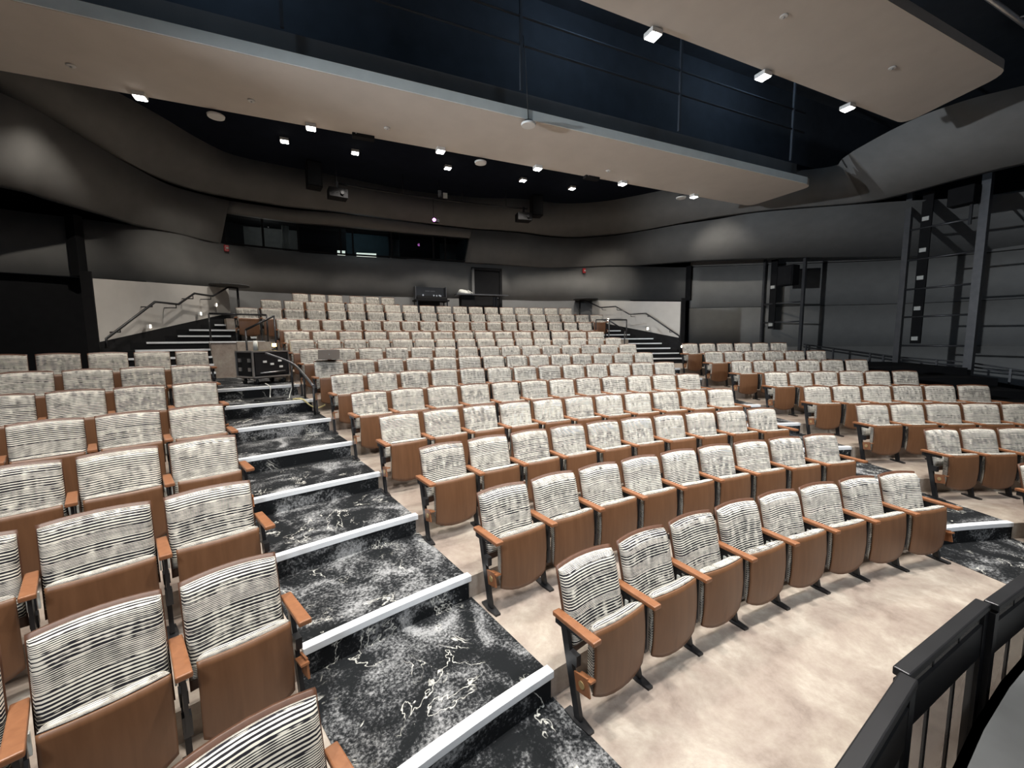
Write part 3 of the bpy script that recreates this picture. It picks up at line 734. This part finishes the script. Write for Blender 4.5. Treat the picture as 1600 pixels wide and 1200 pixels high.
t = thing('bag', 'crumpled white bag on the long table by rear door', 'bag', P(23.65, 2.75, 4.1), -R_(2.7))
mb = MB(); vs = []; nn = 10
for j in range(5):
    for i in range(nn):
        a = 2 * math.pi * i / nn; rr = (0.20, 0.21, 0.17, 0.10, 0.03)[j] * (1 + 0.18 * math.sin(3 * a + j)); vs.append((rr * 1.2 * math.cos(a) - 0.03 * j, rr * 0.7 * math.sin(a), (0, 0.05, 0.11, 0.15, 0.17)[j]))
mb.add(vs, [(j * nn + i, j * nn + (i + 1) % nn, (j + 1) * nn + (i + 1) % nn, (j + 1) * nn + i) for j in range(4) for i in range(nn)] + [tuple(range(nn))[::-1], tuple(range(4 * nn, 5 * nn))], True)
mb.build('sack', 'cable_white', t); MB().tube([(0.1, -0.1, 0.13), (0.2, -0.14, 0.06), (0.26, -0.15, 0.02)], 0.02, 6).build('strap', 'cable_white', t)

# control booth behind the windows: room, glazing, contents
def bpt(x): return Vector((x, 24.45 - 0.012 * x * x * 0.6, 0))
MB().box((-2.6, 26.6, 5.85), (9.4, 0.1, 1.4)).build('wall_booth', 'booth_grey', None)['kind'] = 'structure'
MB().box((-2.6, 25.6, 5.36), (9.4, 2.0, 0.06)).build('wall_booth', 'black_paint', None)['kind'] = 'structure'
MB().box((-2.6, 25.6, 6.62), (9.4, 2.0, 0.06)).build('wall_booth', 'black_paint', None)['kind'] = 'structure'
MB().box((1.75, 25.6, 5.9), (0.1, 2.2, 1.3)).build('wall_booth', 'booth_teal', None)['kind'] = 'structure'
MB().box((-7.0, 25.6, 5.9), (0.1, 2.2, 1.3)).build('wall_booth', 'booth_grey', None)['kind'] = 'structure'
for x, w, mt in ((-3.6, 1.55, 'black_paint'), (-0.3, 1.2, 'black_paint'), (0.65, .45, 'ceiling_navy'), (-2.0, 1.6, 'booth_teal')):
    MB().box((x, 25.4 if mt == 'black_paint' else 26.2, 5.9), (w, 0.1, 1.3)).build('wall_booth', mt, None)['kind'] = 'structure'
BX = [-6.35, -5.35, -4.35, -3.05, -2.65, -1.35, 0.15, 0.6, 1.48]
def yw(x):
    q = [(-6.44, 23.9), (-4.68, 24.3), (-2.91, 24.35), (-.74, 24.2), (1.6, 24.05)]
    for i in range(4):
        if q[i][0] <= x <= q[i + 1][0]: t = (x - q[i][0]) / (q[i + 1][0] - q[i][0]); return q[i][1] + (q[i + 1][1] - q[i][1]) * t
    return 24.05 if x > 0 else 23.9
for i in range(len(BX) - 1):
    w = struct(empty('window_%d' % (i + 1)))
    x0, x1 = BX[i], BX[i + 1]; a = Vector((x0, yw(x0) + 0.12, 0)); b2 = Vector((x1, yw(x1) + 0.12, 0)); up = Vector((0, 0, 1))
    MB().bar(a + up * 5.86, b2 + up * 5.86, 0.012, 0.90).build('pane', 'booth_glass', w)
    MB().bar(a + up * 5.40, a + up * 6.3, 0.06).build('window_frame', 'black_paint', w)
    MB().bar(a + up * 5.41, b2 + up * 5.41, 0.06, 0.05).build('window_frame', 'black_paint', w)
    MB().bar(a + up * 6.30, b2 + up * 6.30, 0.06, 0.05).build('window_frame', 'black_paint', w)
t = thing('curtain', 'pale grey curtain gathered at a booth window', 'curtain', (-4.75, 24.75, 5.40))
for k in range(4): MB().cyl((0.05 * k - 0.07, 0.02 * (k % 2), 0), 0.045, 0.86, 10, 0.03).build('fold', 'curtain_grey', t)
for x, y, w, h, lb in ((-3.02, 25.0, 0.28, 0.20, 'lit desk monitor low behind the narrow booth window'), (-2.15, 25.2, 0.75, 0.22, 'wide lit monitor glowing in the teal booth window')):
    t = thing('monitor', lb, 'monitor', (x, y, 5.39), R_(-8))
    MB().box((0, 0.0, 0.05 + h / 2), (w, 0.04, h)).build('bezel', 'black_paint', t); MB().box((0, -0.025, 0.05 + h / 2), (w * 0.93, 0.01, h * 0.85)).build('screen', 'screen_white', t); MB().box((0, 0.02, 0.03), (0.15, 0.12, 0.05)).build('foot', 'black_metal', t)
t = thing('booth_desk', 'curved pale-edged desk behind the control booth glass', 'desk', (-0.6, 24.9, 5.42))
MB().tube(spline([(-0.75, 0, 0.06), (-0.3, 0.1, 0.12), (0.2, 0.0, 0.06), (0.75, -0.1, 0.03)], 5), 0.025, 6).build('edge', 'plate_white', t)
MB().box((0, 0.25, 0.03), (1.6, 0.5, 0.06)).build('table_top', 'black_paint', t)
for x, lb in ((-2.25, 'small ceiling lamp lit inside the teal booth window'), (-3.0, 'dim ceiling lamp inside the narrow booth window')):
    t = thing('booth_lamp', lb, 'lamp', (x, 24.85, 6.59)); MB().box((0, 0, -0.03), (0.16, 0.10, 0.05)).build('housing', 'white_plastic', t); MB().box((0, 0, -0.062), (0.13, 0.08, 0.012)).build('lens', 'lamp_white' if x > -2.6 else 'lamp_dim', t)
bl = bpy.data.lights.new('booth_glow', 'POINT'); bl.energy = 5; bl.color = (0.75, 0.9, 1.0); bl.shadow_soft_size = 0.15
bo2 = bpy.data.objects.new('booth_glow', bl); col.objects.link(bo2); bo2.location = (-2.3, 25.0, 6.45)
bl = bpy.data.lights.new('booth_glow', 'POINT'); bl.energy = 7; bl.color = (1, 0.97, 0.92); bl.shadow_soft_size = 0.15
bo2 = bpy.data.objects.new('booth_glow', bl); col.objects.link(bo2); bo2.location = (-5.4, 25.3, 6.3)

# ------------------------------------------------------------------ road case, laptop, cables
RCP = P(19.05, -14.75, 1.536)
t = thing('road_case', 'black equipment road case on castors standing on the stepped aisle', 'road case', RCP, R_(36))
hw, hd = 0.36, 0.30
MB().box((0, 0, 0.40), (2 * hw - 0.02, 2 * hd - 0.02, 0.50)).build('body', 'black_paint', t)
MB().box((0.0, -hd - 0.0, 0.41), (2 * hw - 0.08, 0.02, 0.42)).build('rack_front', 'black_metal', t)
for x in (-hw, hw):
    for y in (-hd, hd): MB().bar((x, y, 0.15), (x, y, 0.65), 0.03).build('corner_edge', 'steel', t)
for z in (0.15, 0.65):
    for y in (-hd, hd): MB().bar((-hw, y, z), (hw, y, z), 0.03).build('edge_rail', 'steel', t)
    for x in (-hw, hw): MB().bar((x, -hd, z), (x, hd, z), 0.03).build('edge_rail', 'steel', t)
for y, z in ((-0.18, 0.30), (-0.18, 0.48), (0.16, 0.30), (0.16, 0.48)): MB().box((-hw - 0.005, y, z), (0.02, 0.09, 0.07)).build('latch', 'steel', t)
for x, z in ((-0.14, 0.45), (0.16, 0.46), (0.18, 0.34), (0.0, 0.40)): MB().box((x, -hd - 0.015, z), (0.07, 0.02, 0.04)).build('socket', 'white_plastic', t)
MB().tube([(-0.24, -hd - 0.02, 0.23), (0.0, -hd - 0.05, 0.24), (0.26, -hd - 0.02, 0.25)], 0.014, 6).build('pull_handle', 'steel', t)
MB().box((0, 0, 0.13), (2 * hw - 0.05, 2 * hd - 0.05, 0.03)).build('dolly', 'rubber', t)
for x in (-0.27, 0.27):
    for y in (-0.21, 0.21):
        MB().cyl((x - 0.022, y, 0.056), 0.056, 0.045, 14, axis='x').build('castor', 'rubber', t)
        MB().box((x, y, 0.095), (0.07, 0.05, 0.05)).build('fork', 'steel', t)
rc = Matrix.Translation(RCP) @ Matrix.Rotation(R_(36), 4, 'Z')
t = thing('spray_bottle', 'small pale spray bottle standing on the road case', 'bottle', rc @ Vector((-0.1, 0.05, 0.667)))
MB().cyl((0, 0, 0), 0.045, 0.20, 12, 0.04).build('bottle_body', 'plate_white', t); MB().cyl((0, 0, 0.2), 0.018, 0.05, 8).build('neck', 'rubber', t); MB().box((-0.02, 0, 0.265), (0.10, 0.03, 0.04)).build('trigger_head', 'plate_white', t)
t = thing('desk_lamp', 'small glowing yellow lamp on the corner of road case', 'lamp', rc @ Vector((0.28, 0.05, 0.667)))
MB().cyl((0, 0, 0), 0.05, 0.02, 12).build('base', 'black_metal', t); MB().cyl((0, 0, 0.02), 0.012, 0.06, 8).build('stem', 'black_metal', t)
MB().tube([(0, 0, 0.075), (0, 0, 0.10), (0, 0, 0.14)], 0.04, 10).build('bulb', 'lamp_yellow', t)
t = thing('laptop', 'open grey laptop resting on seat backs of the seventh row', 'laptop', P(17.05, -12.3, 2.045), R_(12.3))
MB().box((0, 0.08, 0.02), (0.36, 0.25, 0.018)).build('base', 'laptop_grey', t)
MB().box((0.012, -0.07, 0.105), (0.36, 0.012, 0.165), Matrix.Rotation(R_(14), 3, 'X')).build('screen_lid', 'laptop_grey', t)
MB().cyl((0.012, -0.085, 0.10), 0.012, 0.004, 10, axis='y').build('emblem', 'steel', t)
t = thing('cable', 'yellow cable looped from row platform by aisle handrail', 'cable')
MB().tube(spline([tuple(P(17.35, -14.1, 1.358)), tuple(P(17.13, -13.75, 1.372)), tuple(P(17.08, -13.35, 1.25)), tuple(P(17.08, -12.95, 1.2)), tuple(P(17.09, -12.55, 1.24))], 8), 0.013, 6).build('sheath', 'cable_yellow', t)
for pts, lb in (([P(18.6, -14.9, 1.56), P(18.05, -14.9, 1.54), P(18.0, -14.95, 1.40), P(17.9, -15.0, 1.352)], 'white cable hanging over the top aisle step'), ([P(18.3, -13.4, 1.545), P(18.05, -13.7, 1.53), P(18.0, -13.9, 1.38), P(17.7, -14.1, 1.35)], 'white cable draped over the step by the handrail')):
    t = thing('cable', lb, 'cable'); MB().tube(spline([tuple(p) for p in pts], 6), 0.009, 6).build('sheath', 'cable_white', t)
t = thing('cable', 'black cable coiled on the stepped aisle below the road case', 'cable')
MB().tube([P(17.6, -15.2, 1.352) + Vector(((0.22 + 0.02 * math.sin(k)) * math.cos(k * 0.5), 0.12 * math.sin(k * 0.5), 0.004 + 0.001 * k)) for k in range(26)], 0.009, 6).build('sheath', 'cable_black', t)

# ------------------------------------------------------------------ ceiling fittings and lamps
def downlight(x, y, z, label, group, power, color, ang=115, size=0.15, tgt=None, mat='lamp_white', blend=0.75):
    t = thing('downlight', label, 'light', (x, y, z), 0, group)
    MB().box((0, 0, 0.0), (size * 1.15, size * 1.15, 0.07)).build('housing', 'white_plastic', t)
    MB().box((0, 0, -0.04), (size, size, 0.014)).build('lens', mat, t)
    add_spot((x, y, z - 0.09), tgt or (x, y, z - 3), power, ang, blend, color, 0.09)
for x in (-6.26, -3.70, -1.18, 1.18, 3.70, 6.26):
    nth = ORD[1 + (-6.26, -3.70, -1.18, 1.18, 3.70, 6.26).index(x)]
    downlight(x, 17.80, 6.465, 'small square downlight on lower beige reflector edge, %s from the road-case side' % nth, 'downlights on the lower reflector', P_CLOUD2, WARM)
    downlight(x, 13.97, 7.00, 'bright downlight on higher beige reflector rear edge, %s from the road-case side' % nth, 'downlights on the higher reflector', P_CLOUD1, WARM, ang=98, size=0.17)
for x in (-4.39, -2.66, -0.02, 2.51, 4.40):
    downlight(x, 21.4, 7.62, 'small square downlight in the dark rear ceiling, %s from the road-case side' % ORD[1 + (-4.39, -2.66, -0.02, 2.51, 4.40).index(x)], 'downlights in the rear ceiling', P_CEIL, WARM, ang=101, size=0.17, blend=0.3)
for x, y, z, lb in ((-5.25, 17.98, 6.43, 'white disc antenna by the end of lower reflector, road-case side'), (-0.2, 17.98, 6.43, 'white disc antenna under the middle of lower reflector rear edge'), (0.05, 16.0, 6.40, 'white disc antenna hung on a cord at reflector stage edge'), (5.95, 17.98, 6.43, 'white disc antenna by the end of lower reflector, ladder side')):
    t = thing('disc_antenna', lb, 'antenna', (x, y, z))
    MB().cyl((0, 0, -0.02), 0.13, 0.035, 20, 0.14).build('disc', 'white_plastic', t); MB().cyl((0, 0, 0.015), 0.12, 0.045, 20, 0.09).build('mount', 'black_paint', t)
    if y < 17: MB().tube([(0, 0, 0.05), (-0.04, 0.0, 0.9), (-0.05, 0.1, 1.6)], 0.008, 5).build('cord', 'cable_black', t)
for nx_, (x, y) in enumerate(((-6.9, 17.3), (-4.6, 17.3), (-2.35, 17.35), (2.9, 17.35))):
    t = thing('sprinkler', 'tiny white sprinkler head in lower beige reflector, %s from the road-case side' % ORD[nx_ + 1], 'sprinkler', (x, y, 6.49), 0, 'sprinklers in the lower reflector')
    MB().cyl((0, 0, -0.012), 0.05, 0.014, 12, 0.06).build('plate', 'white_plastic', t); MB().cyl((0, 0, -0.03), 0.015, 0.02, 8).build('head', 'steel', t)
for x in (2.9, 5.9):
    t = thing('sprinkler', 'tiny white sprinkler head in higher beige reflector, %s' % ('middle one' if x < 4 else 'ladder-side one'), 'sprinkler', (x, 13.1, 7.165), 0, 'sprinklers in the higher reflector')
    MB().cyl((0, 0, -0.012), 0.05, 0.014, 12, 0.06).build('plate', 'white_plastic', t); MB().cyl((0, 0, -0.03), 0.015, 0.02, 8).build('head', 'steel', t)
for x, lb in ((-2.75, 'black junction box notched in the reflector rear edge, road-case side'), (2.75, 'black junction box notched in the reflector rear edge, ladder side')):
    t = thing('junction_box', lb, 'box', (x, 17.85, 6.49)); MB().box((0, 0, -0.01), (0.42, 0.14, 0.09)).build('housing', 'black_paint', t); MB().cyl((-0.14, -0.072, 0.0), 0.012, 0.004, 8, axis='y').build('screw', 'steel', t)
# curved lighting pipe in front of the upper ribbon with hung devices
t = thing('lighting_pipe', 'thin black curved pipe hung before the upper grey ribbon wall', 'pipe')
arc = [P(22.6, a, 7.05) for a in range(-8, 9, 1)]
MB().tube(arc, 0.028, 8).build('pipe', 'black_metal', t)
for a in (-8, -3, 0, 2, 6): q = P(22.6, a, 7.05); MB().tube([q, (q.x, q.y, 7.655)], 0.012, 6).build('drop_rod', 'black_metal', t)
for a, lb in ((-8.0, 'black projector box hung on the pipe end, road-case side'), (7.6, 'black projector box hung on the pipe end, ladder side')):
    t = thing('projector', lb, 'projector', P(22.55, a, 6.72), -R_(a))
    MB().box((0, 0, 0), (0.52, 0.4, 0.26)).build('body', 'black_paint', t, bevel=0.01); MB().cyl((0.1, -0.24, 0.0), 0.05, 0.05, 12, axis='y').build('lens', 'black_metal', t)
    MB().bar((0, 0, 0.12), (0, 0, 0.36), 0.06).build('bracket', 'black_metal', t)
t = thing('hanging_camera', 'small camera with magenta light on a long drop rod', 'camera', P(22.5, -0.6, 6.32))
MB().tube([(0, 0, 0.05), (0, 0, 0.72)], 0.01, 6).build('rod', 'black_metal', t); MB().box((0.1, 0, 0.0), (0.16, 0.12, 0.10)).build('body', 'black_paint', t); MB().cyl((0, -0.09, 0.0), 0.05, 0.03, 12, axis='y').build('light_ring', 'lamp_magenta', t)
t = thing('access_point', 'pale square box with bracket on the middle of the pipe', 'box', P(22.5, 0.2, 7.15))
MB().box((0.09, -0.03, 0), (0.14, 0.05, 0.16)).build('housing', 'plate_white', t); MB().box((-0.09, -0.02, 0.04), (0.11, 0.05, 0.2)).build('bracket', 'rail_grey', t)
for k, (a, lb) in enumerate(((-9.4, 'black loudspeaker tucked under the rear ceiling, road-case side'), (9.2, 'black loudspeaker tucked under the rear ceiling, ladder side'))):
    t = thing('loudspeaker', lb, 'loudspeaker', P(23.0, a, 7.28), -R_(a)); MB().box((0, 0, 0), (0.4, 0.4, 0.72)).build('cabinet', 'black_paint', t, bevel=0.01); MB().box((0, -0.21, 0), (0.34, 0.02, 0.64)).build('grille', 'black_metal', t)
# catwalk structure in the dark slot
t = thing('catwalk', 'dark steel catwalk crossing above the lower reflector', 'catwalk')
MB().box((0, 16.6, 7.0), (17, 0.5, 0.3)).build('girder', 'wall_dark', t)
for z in (7.9, 8.4): MB().tube([(-8.5, 16.2, z), (8.5, 16.2, z)], 0.022, 6).build('rail', 'roof_navy', t)
for x in range(-8, 9, 4): MB().bar((x, 16.2, 7.1), (x, 16.2, 9.8), 0.05).build('post', 'roof_navy', t)
for y, z, lb in ((14.9, 8.6, 'long grey lighting pipe in the dark ceiling slot'), (9.7, 8.2, 'grey rigging pipe in the dark ceiling above the stage edge')):
    t = thing('rigging_pipe', lb, 'pipe'); MB().tube([(-9, y, z), (9, y, z)], 0.035, 8).build('pipe', 'rail_grey', t)
    for x in (-6, -2, 2, 6): MB().tube([(x, y, z), (x, y, 9.85)], 0.012, 5).build('drop_rod', 'black_metal', t)
# truss bits over the stage, ladder side
t = thing('rigging_truss', 'dark rigging truss with diagonal braces beyond the higher reflector', 'truss')
for y, z in ((11.5, 7.75), (12.1, 7.75), (11.5, 8.4), (12.1, 8.4)): MB().tube([(5.5, y, z), (14, y, z)], 0.04, 8).build('chord', 'steel' if z < 8 else 'rail_grey', t)
for i in range(9):
    x = 5.5 + i * 0.95
    MB().tube([(x, 11.5, 7.75), (x + 0.5, 11.5, 8.4), (x + 0.95, 11.5, 7.75)], 0.022, 6).build('brace', 'steel', t); MB().tube([(x, 12.1, 7.75), (x + .5, 11.5, 7.75)], 0.02, 6).build('brace', 'rail_grey', t)
for x in (6.5, 9, 11.5): MB().bar((x, 11.8, 8.4), (x, 11.8, 9.82), 0.08).build('hanger', 'black_metal', t)

# stage-side spotlights low on the front pipe, aimed under the reflectors at the house; house lights above the front row
t = thing('rigging_pipe', 'front spotlight pipe above the stage', 'pipe'); MB().tube([(-9, 6.6, 7.05), (9, 6.6, 7.05)], 0.03, 8).build('pipe', 'black_metal', t)
for x in (-8, 0, 8): MB().tube([(x, 6.6, 7.05), (x, 6.6, 9.82)], 0.015, 6).build('drop_rod', 'black_metal', t)
for i, (x, tg, pw, an, cl) in enumerate(((-6.5, (-3, 15, 0.6), P_STAGE, 75, COOL), (-2.2, (0, 15, 0.6), P_STAGE, 75, COOL), (2.2, (3, 15, 0.8), P_STAGE, 75, COOL))):
    t = thing('stage_spotlight', 'black stage spotlight clamped on the front pipe, %s along' % ORD[i + 1], 'spotlight', (x, 6.6, 6.6), 0, 'spotlights on the front pipe')
    d = (Vector(tg) - Vector((x, 6.6, 6.6))).normalized()
    MB().tube([-d * 0.3, d * 0.0, d * 0.22], 0.11, 12).build('barrel', 'black_metal', t); MB().bar((0, 0, 0.05), (0, 0, 0.42), 0.05).build('yoke', 'black_metal', t)
    add_spot(Vector((x, 6.6, 6.6)) + d * 0.3, tg, pw, an, 0.8, cl, 0.5)
t = thing('rigging_pipe', 'house-light pipe above the front row', 'pipe'); MB().tube([(-6.5, 10.9, 8.4), (4.2, 10.9, 8.4)], 0.03, 8).build('pipe', 'black_metal', t)
for x in (-6, 0, 4): MB().tube([(x, 10.9, 8.4), (x, 10.9, 9.82)], 0.015, 6).build('drop_rod', 'black_metal', t)
for i, x in enumerate((-6.0, -3.4, -0.9, 1.4, 3.8)):
    t = thing('house_light', 'black can house light on pipe above front row, %s along' % ORD[i + 1], 'light', (x, 10.9, 8.1), 0, 'house lights above the front row')
    MB().cyl((0, 0, -0.12), 0.11, 0.3, 16, 0.09).build('can', 'black_metal', t); MB().bar((0, 0, 0.15), (0, 0, 0.268), 0.03).build('clamp', 'black_metal', t)
    add_spot((x, 10.9, 7.95), (x, 10.9, 0), P_HOUSE, 92, 0.7, (1.0, 0.96, 0.9), 0.12)
t = thing('house_light', 'black can light hung over the stage floor', 'light', (2.0, 6.2, 8.1))
MB().cyl((0, 0, -0.12), 0.11, 0.3, 16, 0.09).build('can', 'black_metal', t); MB().bar((0, 0, 0.15), (0, 0, 1.7), 0.03).build('clamp', 'black_metal', t)
add_spot((2.0, 6.2, 7.95), (1.0, 7.5, 0), 350, 95, 0.7, COOL, 0.12)
for i, x in enumerate((-5.0, 1.5, 6.5)):  # unseen lamps, added to give the dark ceiling slot its blue tint
    t = thing('added_slot_lamp', 'added unseen blue lamp tinting the ceiling slot, %s along' % ORD[i + 1], 'light', (x, 15.6, 9.3), 0, 'added blue lamps in the ceiling slot')
    MB().cyl((0, 0, 0), 0.07, 0.12, 12).build('can', 'black_metal', t); MB().bar((0, 0, 0.1), (0, 0, 0.52), 0.03).build('bracket', 'black_metal', t)
    d = bpy.data.lights.new('added_slot_glow', 'POINT'); d.energy = P_SLOT; d.color = (0.55, 0.76, 1.0); d.shadow_soft_size = 0.1
    lo_ = bpy.data.objects.new('added_slot_glow', d); col.objects.link(lo_); lo_.location = (x, 15.6, 9.2)
# lamps added to brighten the walls, hidden above the lower reflector: one pair grazes the side lobes, one pair the fascia over the stairs
for sg in (-1, 1):
    w = 'road-case side' if sg < 0 else 'ladder side'
    for q, tg, an, pw, lb in (((6.7, 17.95, 6.85), (8.8 if sg < 0 else 10.4, 20.3 if sg < 0 else 20.05, 4.7), 46, P_WASH * 2.4, 'side ribbon wall'), ((4.9, 18.0, 6.9), (6.95, 23.0, 4.35), 36, P_WASH * 2.4, 'stair fascia')):
        q = Vector((sg * q[0], q[1], q[2])); tg = Vector((sg * tg[0], tg[1], tg[2])); d = (tg - q).normalized()
        t = thing('added_wash_lamp', 'added hidden lamp above the lower reflector washing the %s, %s' % (lb, w), 'light', q)
        MB().tube([-d * 0.14, d * 0.0], 0.05, 12).build('can', 'black_metal', t); MB().bar(-d * 0.1, (0, -0.25, -0.19), 0.03).build('bracket', 'black_metal', t)
        add_spot(q + d * 0.03, tg, pw, an, 1.0, WARM, 0.05)
